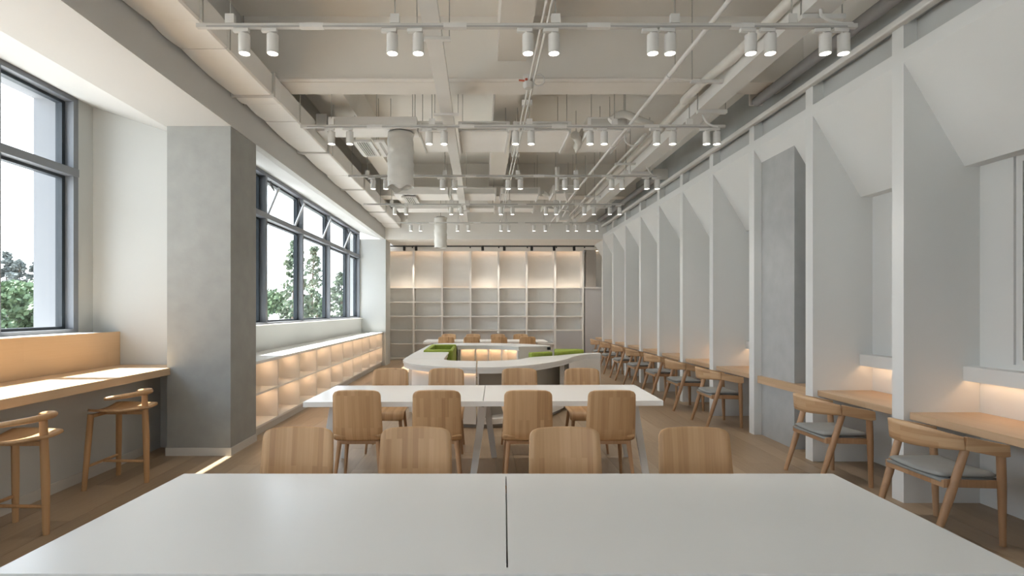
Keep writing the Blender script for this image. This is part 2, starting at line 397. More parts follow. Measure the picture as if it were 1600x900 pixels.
w4 = struct('added_fill_window', MB().box(-3.2, 1.1, Y0-.16, Y0-.05, .9, .96).box(-3.2, 1.1, Y0-.16, Y0-.05, 3.24, 3.3), 'frame_grey', label='unseen wide window added behind the viewer for fill light')  # added out of view to light the front of the room
for k in range(4): struct('mullion', B(-3.2 + k*1.413, -3.14 + k*1.413, Y0-.16, Y0-.05, .96, 3.24), 'frame_grey', w4)
for k in range(3): struct('pane', B(-3.14 + k*1.413, -3.2 + (k+1)*1.413, Y0-.11, Y0-.104, .96, 3.24), 'glass', w4)

# ------------------------------------------------------------------ window counter and stools
bar = thing('window_counter', 'long oak bar counter with a tall back panel under the left window', 'counter', (-3.7, 3, 0))
bar_in = Matrix.Translation((3.7, -3, 0))
def part_w(mb, name, m, root, **k):          # a part modelled in world coordinates under a thing placed elsewhere
    bmesh.ops.translate(mb.bm, vec=-Vector(root.location), verts=mb.bm.verts[:])
    return mb.build(name, m, root, **k)
part_w(MB().prism([(-4.105, -4.9), (-3.335, -4.9), (-3.335, 5.845), (-3.38, 5.845), (-3.38, 6.195), (-4.105, 6.195)], .872, .945), 'countertop', 'oak_counter', bar)
part_w(B(-4.128, -4.106, -4.9, 6.195, .946, 1.322), 'back_panel', 'oak_counter', bar)

def stool_seat(u, v):
    a = u*2-1; t = v*2-1
    x = -.215 + .43*v
    w = .215*(1 - .45*max(0, t)**2.2) * (1 - .12*max(0, -t)**6)
    y = a*w
    z = .668 + .028*(abs(a)**2) * (1 - .5*v) + .02*max(0, t)**2 - .004*max(0, -t)**4
    return Vector((x, y, z))
st = thing('bar_stool', 'three-legged oak bar stool with curved back rail beside the grey column', 'stool', (-3.22, 4.945, 0), 0, 'bar stools at the window counter')
MB().grid(stool_seat, 14, 14).build('seat', 'stool_seat', st, smooth=True, solid=.022)
for s in (-1, 1):
    MB().tube([(-.222, s*.225, 0), (-.205, s*.205, .35), (-.19, s*.185, .655)], [.02, .025, .025], 12).build('leg', 'stool_wood', st, smooth=True)
MB().tube([(.185, 0, 0), (.18, 0, .4), (.165, 0, .80)], [.021, .028, .025], 12).build('leg', 'stool_wood', st, smooth=True)
MB().tube([(-.214, -.215, .20), (-.214, .215, .20)], .0125, 10).build('stretcher', 'stool_wood', st, smooth=True)
MB().tube([(-.214, 0, .20), (.183, 0, .195)], .0125, 10).build('stretcher', 'stool_wood', st, smooth=True)
MB().bar((-.19, 0, .638), (.165, 0, .638), .03, .034).bar((-.18, -.185, .64), (-.18, .185, .64), .03, .03).build('seat_rail', 'stool_wood', st, bevel=.004)
rail = [Vector((-.05 + .235*math.cos(a), .225*math.sin(a), .822 - .022*(abs(a)/1.4)**2)) for a in [math.radians(-88 + 176*i/20) for i in range(21)]]
MB().tube(rail, [.014] + [.017 + .006*math.sin(math.pi*i/20) for i in range(1, 20)] + [.014], 12).build('back_rail', 'stool_wood', st, smooth=True)
dup(st, (-3.22, 3.80, 0), 0, 'three-legged oak bar stool cut by the left edge of the photo')

# ------------------------------------------------------------------ white reading tables
def table(corners, label, splay=True):
    """corners: near-left, near-right, far-right, far-left plan points of the top"""
    cx = sum(p[0] for p in corners)/4; cy = sum(p[1] for p in corners)/4
    t = thing('reading_table', label, 'table', (cx, cy, 0), 0, 'long white reading tables')
    nl, nr, fr_, fl = [Vector((p[0]-cx, p[1]-cy)) for p in corners]
    def q(u, v): return (nl*(1-u) + nr*u)*(1-v) + (fl*(1-u) + fr_*u)*v
    Wd = (nr-nl).length; s = .496; g_ = .0028/Wd
    mb = MB()
    def quad(u0, u1, v0, v1): mb.prism([tuple(q(u0, v0)), tuple(q(u1, v0)), tuple(q(u1, v1)), tuple(q(u0, v1))], .705, .75)
    quad(0, s-g_, 0, 1); quad(s+g_, 1, 0, 1); quad(s-g_, s+g_, 0, .04); quad(s-g_, s+g_, .955, 1)
    mb.build('tabletop', 'laminate', t)
    a, b = q(s-g_*2, .05), q(s+g_*2, .95)
    MB().box(a.x-.01, a.x+.014, a.y, b.y, .69, .704).build('cable_channel', 'slot_dark', t)
    for u, du in ((.07, -.11), (s, -.02), (.93, .11)):
        for v, dv in ((.16, -.03), (.84, .03)):
            p = q(u, v); e = p + Vector((du if u != s else (-.1 if v < .5 else .1), dv))
            MB().bar((p.x, p.y, .704), (e.x, e.y, 0), .07, .03, .06, .028, side=(0, 1, 0)).build('leg', 'leg_white', t, bevel=.003)
        p0, p1 = q(u, .16), q(u, .84)
        MB().bar((p0.x, p0.y, .685), (p1.x, p1.y, .685), .06, .035).build('cross_rail', 'leg_white', t)
    return t
table([(-1.53, 1.69), (1.722, 1.69), (1.762, 2.722), (-1.483, 2.722)], 'nearest long white table in the foreground with a narrow slot')
table([(-1.577, 4.83), (1.646, 4.90), (1.682, 5.95), (-1.557, 5.88)], 'middle long white table between two rows of oak chairs')
table([(-1.48, 14.0), (1.74, 14.0), (1.74, 15.05), (-1.48, 15.05)], 'farthest long white table just before the tall bookcase')

# ------------------------------------------------------------------ oak plywood chairs (front = +Y)
def back_fn(u, v):
    H0, H1 = .44, .882
    e = v*v*(3-2*v) * .35 + v*.65
    z = H0 + (H1-H0)*e
    w0 = .216 - .014*((z-H0)/(H1-H0))
    r = .05; t = H1 - z
    w = w0 - (r - math.sqrt(max(0, r*r - (r-t)**2)) if t < r else 0)
    tb = z - H0; rb = .022
    if tb < rb: w -= rb - math.sqrt(max(0, rb*rb - (rb-tb)**2))
    a = u*2-1; x = a*w
    k = (z-H0)/(H1-H0)
    y = -.195 - .065*k + .025*(x/w0)**2 + .03*max(0, 1-k*5)**2
    crown = .006*(1-a*a)*k
    return Vector((x, y, z + crown))
def seat_fn(u, v):
    a = u*2-1
    s_ = v*.50
    w = .215 - .004*v
    if v > .93: w -= .02*((v-.93)/.07)**2
    if v < .06: w -= .012*((.06-v)/.06)**2
    x = a*w
    y = -.19 + s_*.86
    z = .452 - .010*math.sin(math.pi*v) + .012*a*a*(1-v)
    if v > .66:
        q = (v-.66)/.34; y = -.19 + .66*.50*.86 + .085*math.sin(q*math.pi/2); z -= .095*(1-math.cos(q*math.pi/2)) + .0*a
    if v < .12: z += .03*((.12-v)/.12)**2
    return Vector((x, y, z))
chair = thing('oak_chair', '', 'chair')
MB().grid(back_fn, 12, 26).build('backrest', 'oak_chair', chair, smooth=True, solid=.013)
MB().grid(seat_fn, 10, 24).build('seat', 'oak_chair', chair, smooth=True, solid=.013)
for sx_ in (-1, 1):
    MB().tube([(sx_*.165, -.15, .425), (sx_*.205, -.225, 0)], [.021, .0125], 12).build('leg', 'oak_leg', chair, smooth=True)
    MB().tube([(sx_*.165, .14, .418), (sx_*.20, .20, 0)], [.021, .0125], 12).build('leg', 'oak_leg', chair, smooth=True)
MB().bar((-.185, -.15, .42), (.185, -.15, .42), .03, .03).bar((-.18, .13, .415), (.18, .13, .415), .03, .03).bar((-.165, -.15, .42), (-.165, .13, .415), .03, .03).bar((.165, -.15, .42), (.165, .13, .415), .03, .03).build('seat_frame', 'oak_leg', chair, bevel=.003)
first = [True]
def put_chair(x, y, rz, label, group):
    # y is the depth of the top of the backrest
    off = .25
    loc = (x, y + (off if rz == 0 else -off), 0)
    rz += random.uniform(-.02, .02)
    if first[0]:
        chair.location = loc; chair.rotation_euler = (0, 0, rz); tag(chair, label, None, group); first[0] = False
    else: dup(chair, loc, rz, label, group)
PI = math.pi
posn = ['leftmost', 'second from left', 'third from left', 'rightmost']
for i, px in enumerate((467, 651, 882, 1081.5)):
    put_chair(ax(px, 3.17), 3.17, PI, 'oak plywood chair behind the nearest white table, ' + posn[i], 'oak chairs behind the nearest table')
for i, px in enumerate((556, 681.3, 826, 956)):
    put_chair(ax(px, 4.63), 4.63, 0, 'oak plywood chair on the near side of the middle white table, ' + posn[i], 'oak chairs on the near side of the middle table')
for i, px in enumerate((610.5, 697.5, 812, 909)):
    put_chair(ax(px, 6.37), 6.37, PI, 'oak plywood chair on the far side of the middle white table, ' + posn[i], 'oak chairs on the far side of the middle table')
for i, px in enumerate((697.5, 737, 780, 824.5)):
    put_chair(ax(px, 13.80), 13.80, 0, 'oak plywood chair on the near side of the farthest table, ' + posn[i], 'oak chairs on the near side of the farthest table')
for i, px in enumerate((701, 739, 778, 813)):
    put_chair(ax(px, 15.35), 15.35, PI, 'oak plywood chair on the far side of the farthest table, ' + posn[i], 'oak chairs on the far side of the farthest table')

# ------------------------------------------------------------------ niche desks and armchairs on the right
near_names = ['nearest', 'second', 'column', 'third', 'fourth', 'fifth', 'sixth', 'seventh', 'eighth', 'farthest']
desk_label = ['oak desk in the nearest reading niche at the right edge', 'oak desk in the niche just before the right grey column', 'narrow oak shelf board wrapped across the right grey column']
for i, (a, b) in enumerate(bays):
    y0, y1 = a+TH+.002, b-.002
    lab = desk_label[i] if i < 3 else 'oak desk in the %s niche beyond the right grey column' % (ORD[i-3] if i < 10 else 'last and darkest')
    d = thing('niche_desk', lab, 'desk', (3.75, (y0+y1)/2, 0), 0, 'oak desks in the wall niches')
    if i == 2:
        part_w(MB().prism([(3.478, y0), (XR-.002, y0), (XR-.002, 6.118), (3.528, 6.118), (3.528, y1), (3.478, y1)], .652, .742), 'desktop', 'oak_desk', d)
    else:
        part_w(B(3.483, XR-.002, y0, y1, .68, .738), 'desktop', 'oak_desk', d, bevel=.003)
ac = thing('desk_chair', '', 'chair')
def acback(u, v):
    t = u*2-1
    x = -.235 + .185*abs(t)**2.6
    y = .292*t
    zb = .632 + .012*abs(t)**2; zt = .782 - .052*abs(t)**2.5
    return Vector((x - .012*v, y, zb + (zt-zb)*v))
MB().grid(acback, 28, 5).build('backrest', 'oak_arm', ac, smooth=True, solid=.024)
for s in (-1, 1):
    MB().tube([(-.235, s*.262, 0), (-.13, s*.268, .33), (-.03, s*.275, .66)], [.018, .027, .025], 12).build('leg', 'oak_leg', ac, smooth=True)
    MB().tube([(.225, s*.265, 0), (.215, s*.268, .4), (.205, s*.272, .615)], [.018, .026, .026], 12).build('leg', 'oak_leg', ac, smooth=True)
    MB().prism([(-.055, .645), (-.045, .733), (.24, .676), (.245, .602), (.20, .595)], s*.288-.014, s*.288+.014, 'Y').build('armrest', 'oak_arm', ac, bevel=.005)
    MB().bar((-.145, s*.25, .415), (.205, s*.25, .405), .024, .05).build('seat_rail', 'oak_leg', ac, bevel=.003)
MB().bar((-.15, -.26, .41), (-.15, .26, .41), .03, .05).build('seat_rail', 'oak_leg', ac, bevel=.003)
MB().bar((.20, -.255, .405), (.20, .255, .405), .03, .05).build('seat_rail', 'oak_leg', ac, bevel=.003)
def cush(u, v):
    a = u*2-1; b = v*2-1
    # superellipse disc
    A = abs(a); Bq = abs(b)
    x = .03 + .205*a; y = .245*b
    edge = max(A, Bq)
    k = 1 - .06*(A*Bq)**3
    z = .452 + .030*(1 - edge**6) - .012*math.cos(b*1.2)*0 + .012*Bq**2
    return Vector((.03 + .205*a*k, y*k, z))
mb = MB().grid(cush, 16, 16)
mb.grid(lambda u, v: Vector((.03 + .200*(u*2-1), .240*(v*2-1), .436)), 1, 1)
o = mb.build('cushion', 'cushion', ac, smooth=True)
o.modifiers.new('solid', 'SOLIDIFY').thickness = .016
o = None
firsta = True
names = {0: 'grey-cushioned oak armchair in the foreground at the right edge', 1: 'grey-cushioned oak armchair at the desk just before the right grey column'}
for i, (a, b) in enumerate(bays):
    if i in (2, 10): continue
    yc = (a + TH + b)/2 + (-.02 if i else 0.0)
    lab = names.get(i) or 'grey-cushioned oak armchair at the %s desk beyond the right grey column' % ORD[i-3]
    rz = random.uniform(-.03, .03)
    if firsta:
        ac.location = (3.243, yc, 0); tag(ac, lab, None, 'armchairs at the niche desks'); firsta = False
    else: dup(ac, (3.25 + random.uniform(-.03, -.004), yc, 0), rz, lab, 'armchairs at the niche desks')

# ------------------------------------------------------------------ low lit bookcase under the far windows
lb = thing('low_bookcase', 'long low white bookcase with lit cubbies under the far windows', 'bookcase', (-3.05, 10.9, 0))
part_w(B(-3.348, -2.73, 6.516, 15.266, .905, .94), 'top', 'laminate', lb)
part_w(B(-3.33, -2.76, 6.516, 15.266, .10, .128), 'bottom', 'shelf_white', lb)
part_w(B(-3.345, -3.33, 6.516, 15.266, .10, .905), 'back', 'shelf_cream', lb)
part_w(B(-3.30, -2.79, 6.516, 15.266, 0, .10), 'plinth', 'base_white', lb)
DV = [6.53 + .8712*n for n in range(11)]
for y in DV: part_w(B(-3.33, -2.755, y-.012, y+.012, .128, .905), 'divider', 'shelf_white', lb)
for a, b in zip(DV, DV[1:]):
    part_w(B(-3.33, -2.757, a+.012, b-.012, .512, .536), 'shelf', 'shelf_white', lb)
    for z in (.904, .511):
        part_w(MB().tube([(-2.90, b-.16, z), (-2.90, b-.16, z-.006)], .022, 10), 'puck_light', 'puck', lb)

# ------------------------------------------------------------------ tall bookcase along the back wall
bc = thing('wall_bookcase', 'tall white bookcase filling the back wall, lit along its top', 'bookcase', (.3, 17.2, 0))
YS, YK = 17.0, 17.38
UX = [-3.28] + [ax(p, YS) for p in (646, 690.5, 735, 779, 823, 867.5, 911)]
ZR = [.05, .50, .93, 1.36, 1.81, 2.26]
xe = 3.8
part_w(B(-3.28, XR-.01, YK-.02, YK, 0, SOF-.005), 'back', 'back_panel', bc)
for x in UX[1:]: part_w(B(x-.028, x+.028, YS, YK-.02, 0, 3.44), 'upright', 'shelf_white', bc)
part_w(MB().box(-3.28, XR-.01, YS, YK-.02, 3.442, SOF-.01).box(-3.28, UX[7], YS-.012, YS, 3.398, SOF-.01), 'top_rail', 'shelf_white', bc)
part_w(B(-3.28, XR-.01, YS+.03, YK-.02, 0, .035), 'plinth', 'base_white', bc)
for k, z in enumerate(ZR):
    for j, (a, b) in enumerate(zip(UX, UX[1:])):
        if j == 6 and z < .8: continue
        part_w(B(a+.028, b-.028, YS+.006, YK-.02, z-.02, z+.02), 'shelf', 'shelf_white', bc)
        if k == 5:
            part_w(B(a+.05, b-.05, YS+.24, YS+.26, z+.021, z+.033), 'light_strip', 'led_low', bc)
            part_w(B(a+.05, b-.05, YS+.24, YS+.26, 3.429, 3.441), 'light_strip', 'led_shelf', bc)
a, b = UX[6]+.03, UX[7]-.03
part_w(B(a, b, YS+.01, YS+.03, .04, .91), 'cabinet_door', 'door_grey', bc)
part_w(B(UX[7]+.06, XR-.02, YS+.02, YS+.05, .04, 2.24), 'cabinet_door', 'door_grey', bc)
part_w(B(UX[7]+.03, XR-.01, YS, YK-.02, 2.24, 2.28), 'shelf', 'shelf_white', bc)
part_w(B(UX[7]+.10, ax(932, YS), YS+.06, YS+.10, 2.285, 3.43), 'niche_panel', 'niche_grey', bc)
part_w(B(ax(934, YS), ax(937, YS), YS+.25, YS+.27, 3.427, 3.439), 'light_strip', 'led', bc)
# black rail with seven little black spots above it
tr_ = thing('black_track', 'thin black lighting rail above the tall bookcase', 'light track', (0.5, 16.75, 3.52))
part_w(B(-2.9, 3.5, 16.735, 16.765, 3.505, SOF-.001), 'rail', 'dark_grey', tr_)
for x in UX[1:]: part_w(MB().tube([(x, 16.75, 3.504), (x, 16.75, 3.47)], .02, 8), 'connector', 'black', tr_)
bs0 = None
for i, px in enumerate((631.7, 650, 754, 788, 831, 865.6, 897)):
    lab = 'small black spotlight on the black rail above the bookcase, %s' % (['leftmost', 'second from left', 'third from left', 'fourth from left', 'third from right', 'second from right', 'rightmost'][i])
    loc = (ax(px, 16.65), 16.655, 3.50)
    if bs0 is None:
        bs0 = thing('black_spotlight', lab, 'spotlight', loc, 0, 'black spotlights above the bookcase')
        B(-.035, .035, -.05, .07, -.005, .03).build('adapter', 'black', bs0)
        MB().tube([(0, 0, 0), (0, -.02, -.12)], .042, 12).build('head', 'black', bs0, smooth=True)
        bl = bpy.data.lights.new('shelf_beam', 'SPOT'); bl.energy = 28.0; bl.color = (1.0, .92, .80); bl.spot_size = math.radians(115); bl.spot_blend = .8; bl.shadow_soft_size = .03
        bo = bpy.data.objects.new('shelf_beam', bl); COL.objects.link(bo); bo.parent = bs0; bo.location = (0, -.02, -.14); bo.rotation_euler = (math.radians(-8), 0, 0)
    else: dup(bs0, loc, random.uniform(-.3, .3), lab)

# ------------------------------------------------------------------ curved white counters in the middle
def smooth_poly(pts, n=6, closed=False):
    out = []
    P_ = [Vector(p) for p in pts]
    for i in range(len(P_)-1):
        p0 = P_[max(i-1, 0)]; p1 = P_[i]; p2 = P_[i+1]; p3 = P_[min(i+2, len(P_)-1)]
        for k in range(n):
            t = k/n
            out.append(.5*((2*p1) + (p2-p0)*t + (2*p0-5*p1+4*p2-p3)*t*t + (3*p1-p0-3*p2+p3)*t**3))
    out.append(P_[-1]); return out
def inset(line, d):          # push a plan curve to its left by d
    out = []
    for i, p in enumerate(line):
        t = (line[min(i+1, len(line)-1)] - line[max(i-1, 0)]).normalized()
        q = p + Vector((-t.y, t.x))*d
        for e, te in ((line[0], (line[1]-line[0]).normalized()), (line[-1], (line[-2]-line[-1]).normalized())):
            if abs(te.y) < .35: q.x = max(q.x, e.x) if te.x > 0 else min(q.x, e.x)      # cut ends stay in their plane
            elif abs(te.x) < .35: q.y = max(q.y, e.y) if te.y > 0 else min(q.y, e.y)
        out.append(q)
    return out
ZT = .82
def counter(name, label, outer, inner, body_in, seam=True, loc=None):
    """outer and inner plan curves run the same way; outer has the counter on its left"""
    loc = loc or (sum(p.x for p in outer)/len(outer), sum(p.y for p in outer)/len(outer), 0)
    t = thing(name, label, 'counter', loc, 0, 'curved white counters')
    def ringp(a, b): return [tuple(p) for p in a] + [tuple(p) for p in reversed(b)]
    part_w(MB().prism(ringp(outer, inner), ZT-.028, ZT), 'top', 'laminate', t)
    part_w(MB().prism(ringp(inset(outer, .012), inset(inner, -.012)), ZT-.085, ZT-.029), 'apron', 'laminate', t)
    if body_in is not None:
        part_w(MB().prism(ringp(inset(outer, body_in), inset(inner, -.05)), .05, ZT-.086), 'body', 'shelf_white', t)
        part_w(MB().prism(ringp(inset(outer, body_in+.05), inset(inner, -.1)), 0, .05), 'plinth', 'plinth', t)
    return t
V2 = lambda *a: [Vector(p) for p in a]
# front left quarter
oL = smooth_poly([(-1.175, 8.325), (-1.13, 7.95), (-.99, 7.60), (-.74, 7.32), (-.43, 7.15), (-.062, 7.08)])
iL = smooth_poly([(-.56, 8.325), (-.545, 8.20), (-.49, 8.10), (-.386, 8.02), (-.24, 7.98), (-.062, 7.97)])
t1 = counter('curved_counter', 'front left curved white counter with a closed cream base', oL, iL, .13)

part_w(MB().prism([tuple(p) for p in inset(oL, .10)] + [tuple(p) for p in reversed(inset(oL, .12))], ZT-.093, ZT-.086), 'light_strip', 'led_shelf', t1)
# front right, ending in a swept tail
oR = smooth_poly([(-.044, 7.08), (.33, 7.15), (.69, 7.41), (1.0, 7.77), (1.305, 8.28), (1.53, 8.80), (1.78, 9.17), (2.06, 9.32)])
iR = smooth_poly([(-.044, 7.97), (.25, 8.02), (.567, 8.22), (.80, 8.61), (1.20, 8.90), (1.50, 9.17), (1.80, 9.42), (2.08, 9.52)])
t2 = counter('curved_counter', 'front right curved white counter with open dark shelves and swept tail', oR, iR, None)
nsh = 25
oi_, ii_ = inset(oR, .34), inset(iR, -.05)
part_w(MB().prism([tuple(p) for p in oi_[:nsh+1]] + [tuple(p) for p in reversed(ii_[:nsh+1])], .05, ZT-.086), 'shelf_back', 'recess', t2)
part_w(MB().prism([tuple(p) for p in inset(oR, .07)[:nsh+1]] + [tuple(p) for p in reversed(oi_[:nsh+1])], .06, .13), 'shelf_floor', 'shelf_white', t2)
part_w(MB().prism([tuple(p) for p in inset(oR, .12)[:nsh+1]] + [tuple(p) for p in reversed(oi_[:nsh+1])], 0, .06), 'plinth', 'plinth', t2)
for k in (0, 13, nsh):
    a, b = inset(oR, .07)[k], inset(oR, .34 if k == 0 else .13)[k]
    part_w(MB().bar((a.x + (.012 if k == 0 else 0), a.y, .432), (b.x + (.012 if k == 0 else 0), b.y, .432), .03 if k else .02, .604), 'divider', 'shelf_white', t2)
ob = inset(oR, .012)
part_w(MB().prism([tuple(p) for p in ob[nsh+1:]] + [tuple(p) for p in reversed(inset(iR, -.012)[nsh+1:])], .0, ZT-.087), 'tail_body', 'shelf_white', t2)
# left arm
oA = V2((-1.06, 12.05), (-1.10, 11.3), (-1.14, 10.2), (-1.165, 9.2), (-1.176, 8.335))
iA = V2((-.50, 12.05), (-.52, 11.3), (-.545, 10.2), (-.56, 9.2), (-.561, 8.335))
arm = thing('curved_counter', 'left white counter running back around the green booth seat', 'counter', (-.85, 8.9, 0), 0, 'curved white counters')
oa = [(-1.176, 8.335), (-.561, 8.335), (-.566, 9.65), (-1.02, 9.65), (-1.02, 11.23), (-.49, 11.23), (-.49, 11.35), (-.49, 12.28), (-.8, 12.25), (-1.0, 12.1), (-1.10, 11.4), (-1.14, 10.2), (-1.165, 9.2)]
part_w(MB().prism(oa, ZT-.028, ZT), 'top', 'laminate', arm)
part_w(MB().prism([(-1.16, 8.345), (-.575, 8.345), (-.58, 9.64), (-1.035, 9.64), (-1.035, 11.245), (-.50, 11.36), (-.50, 12.26), (-.8, 12.23), (-.99, 12.08), (-1.085, 11.4), (-1.125, 10.2), (-1.15, 9.2)], ZT-.085, ZT-.029), 'apron', 'laminate', arm)
part_w(MB().prism([(-1.10, 8.345), (-.60, 8.345), (-.60, 9.62), (-1.04, 9.62), (-1.04, 11.26), (-.52, 11.40), (-.52, 12.2), (-.8, 12.15), (-.95, 12.02), (-1.05, 11.4)], 0, ZT-.086), 'body', 'shelf_white', arm)
# rear arc with lit cubbies facing the viewer
oB = smooth_poly([(-.486, 11.38), (-.2, 11.46), (.1, 11.47), (.42, 11.36), (.77, 11.08)])
iB = smooth_poly([(-.486, 12.28), (-.2, 12.30), (.1, 12.28), (.42, 12.2), (.9, 12.0)])
rear = counter('curved_counter', 'rear curved white counter with warm lit cubbies', oB, iB, None)
r1, r2 = inset(oB, .28), inset(iB, -.03)
part_w(MB().prism([tuple(p) for p in r1] + [tuple(p) for p in reversed(r2)], .0, ZT-.086), 'body', 'shelf_cream', rear)
part_w(MB().prism([tuple(p) for p in inset(oB, .02)] + [tuple(p) for p in reversed(r1)], 0, .12), 'shelf_floor', 'shelf_white', rear)
part_w(MB().prism([tuple(p) for p in inset(oB, .19)[3:-2]] + [tuple(p) for p in reversed(inset(oB, .21)[3:-2])], ZT-.095, ZT-.087), 'light_strip', 'led_rear', rear)
for k in (1, 2, 8, 13, 18, 23):
    a, b = inset(oB, .03)[k], r1[k]
    part_w(MB().bar((a.x, a.y, .427), (b.x, b.y, .427), .03, .61), 'divider', 'shelf_white', rear)
part_w(MB().prism([(.775, 11.08), (1.43, 11.22), (1.46, 11.35), (1.25, 11.75), (.905, 12.0)], ZT-.03, ZT), 'end_top', 'laminate', rear)
part_w(MB().prism([(.785, 11.09), (1.42, 11.23), (1.44, 11.35), (1.24, 11.73), (.91, 11.97)], 0, ZT-.031), 'end_body', 'shelf_white', rear)
tag(part_w(B(1.37, 1.435, 11.15, 11.215, .745, .80), 'socket', 'black', rear), 'small black socket box')
# green seats
gb = thing('green_booth', 'green upholstered booth seat walled on every side, left', 'sofa', (-.75, 10.4, 0), 0, 'green upholstered seats')
part_w(B(-1.015, -.512, 9.655, 9.82, .06, .856), 'arm', 'green', gb, bevel=.02)
part_w(B(-1.015, -.50, 11.1, 11.225, .06, .856), 'arm', 'green', gb, bevel=.02)
part_w(B(-1.015, -.93, 9.825, 11.095, .06, .856), 'backrest', 'green', gb, bevel=.02)
part_w(B(-.57, -.505, 9.825, 11.095, .06, .835), 'front', 'green', gb, bevel=.02)
part_w(B(-.928, -.572, 9.83, 11.09, .06, .60), 'seat', 'green', gb, bevel=.02)
g2 = thing('green_sofa', 'low green seat block behind the right counter, beside the higher one', 'sofa', (1.0, 9.0, 0), 0, 'green upholstered seats')
part_w(MB().prism([(.83, 8.72), (1.19, 8.97), (1.05, 9.3), (.72, 9.1)], .05, .45), 'seat', 'green', g2, bevel=.02)
part_w(MB().prism([(.82, 8.70), (1.19, 8.95), (1.14, 9.06), (.77, 8.82)], .455, .88), 'backrest', 'green', g2, bevel=.02)
g3 = thing('green_sofa', 'larger green seat with light top beside the swept counter tail', 'sofa', (1.5, 9.3, 0), 0, 'green upholstered seats')
part_w(MB().prism([(1.215, 8.96), (1.50, 9.22), (1.80, 9.46), (1.74, 9.62), (1.30, 9.62)], .05, .88), 'backrest', 'green', g3, bevel=.02)
part_w(MB().prism([(1.29, 9.63), (1.74, 9.63), (1.6, 10.1), (1.2, 10.1)], .05, .45), 'seat', 'green', g3, bevel=.02)

# ------------------------------------------------------------------ ceiling spotlights on five tracks
HT = 2.2; ZTR = EYE + HT
rows = [
 (43, 308, 1338, [382,426,613,653.5,825,865.5,1020,1047,1173,1203.5,1289.5,1318], [360,617,868,1054,1237]),
 (199, 470, 1133, [518,546.5,670.5,694,805.6,830,922,944,1026,1051,1104,1120], [518,675,827,960,1077]),
 (276, 544.7, 1033, [583,603,691.6,710.7,794,813,882.7,900.7,955.7,971.7,1010.7,1026.7], [574,695,809,900,978]),
 (320, 568, 975, [617,634.7,705,721,782.7,800.7,853,869,913,928,953,968], [612,705,796,868,929]),
 (348.5, 620, 940, [642,657,715,732,783,795,834,852,887,900.7,920,933], [636,716,791,850,897])]
row_name = ['nearest', 'second', 'third', 'fourth', 'farthest']
sp0 = None
for r, (py, xa, xb, xs, hs_) in enumerate(rows):
    Y = HT*F/(VY-py)
    X0, X1 = ax(xa, Y), ax(xb, Y)
    t = thing('light_track', 'white ceiling light track carrying twelve spotlights, %s of five' % row_name[r], 'light track', ((X0+X1)/2, Y, ZTR), 0, 'white ceiling light tracks')
    part_w(B(X0, X1, Y-.018, Y+.018, ZTR-.006, ZTR+.026), 'rail', 'flange', t)
    part_w(B(X0+.08, X1-.08, Y-.0195, Y-.018, ZTR-.003, ZTR+.006), 'slot', 'slot_dark', t)
    for k in range(4):
        xj = X0 + (X1-X0)*(k+.8)/4.6
        part_w(B(xj-.09, xj+.09, Y-.022, Y+.022, ZTR-.008, ZTR+.028), 'joint', 'service_white', t)
    for hx in hs_:
        x = ax(hx, Y)
        part_w(B(x-.035, x+.035, Y-.02, Y+.02, ZTR+.028, ZTR+.10), 'feed_box', 'service_white', t)
        part_w(MB().tube([(x, Y, ZTR+.10), (x, Y, SLAB)], .0055, 6), 'hanger_rod', 'steel_rod', t)
    for i, px in enumerate(xs):
        x = ax(px, Y)
        lab = 'white cylinder spotlight, %s from left on the %s ceiling track' % (ORD[i], row_name[r])
        if sp0 is None:
            sp0 = thing('track_spotlight', lab, 'spotlight', (x, Y, ZTR), 0, 'spotlights on the %s track' % row_name[r])
            B(-.085, .035, -.017, .017, -.038, -.009).build('adapter', 'service_white', sp0, bevel=.003)
            MB().tube([(-.012, 0, -.038), (-.012, 0, -.068)], .011, 8).build('stem', 'service_white', sp0, smooth=True)
            mb = MB(); cz = [(-.0585, .040), (-.0585, .044), (-.205, .044), (-.205, .039), (-.194, .037)]
            rings = [mb.ring(Vector((0, 0, z)), Vector((1,0,0)), Vector((0,1,0)), rr, 24) for z, rr in cz]
            for A_, B_ in zip(rings, rings[1:]):
                for q in range(24): mb.bm.faces.new((A_[q], A_[(q+1) % 24], B_[(q+1) % 24], B_[q]))
            mb.bm.faces.new(rings[0])
            hd = mb.build('head', 'service_white', sp0, smooth=True)
            mb = MB(); rg = mb.ring(Vector((0, 0, -.197)), Vector((1,0,0)), Vector((0,1,0)), .0365, 24); mb.bm.faces.new(rg)
            ln = mb.build('lens', 'lens', hd); 
            ld = bpy.data.lights.new('spot_beam', 'SPOT'); ld.energy = SPOT_W; ld.color = (1.0, .94, .86)
            ld.spot_size = math.radians(75); ld.spot_blend = .6; ld.shadow_soft_size = .035
            lo = bpy.data.objects.new('spot_beam', ld); COL.objects.link(lo); lo.parent = sp0; lo.location = (0, 0, -.215)
        else:
            dup(sp0, (x, Y, ZTR), random.uniform(-.08, .08), lab, 'spotlights on the %s track' % row_name[r])

# ------------------------------------------------------------------ services under the slab
def rods(root, pts, z0, r=.005):
    for x, y in pts: part_w(MB().tube([(x, y, z0), (x, y, SLAB)], r, 6), 'hanger_rod', 'steel_rod', root)
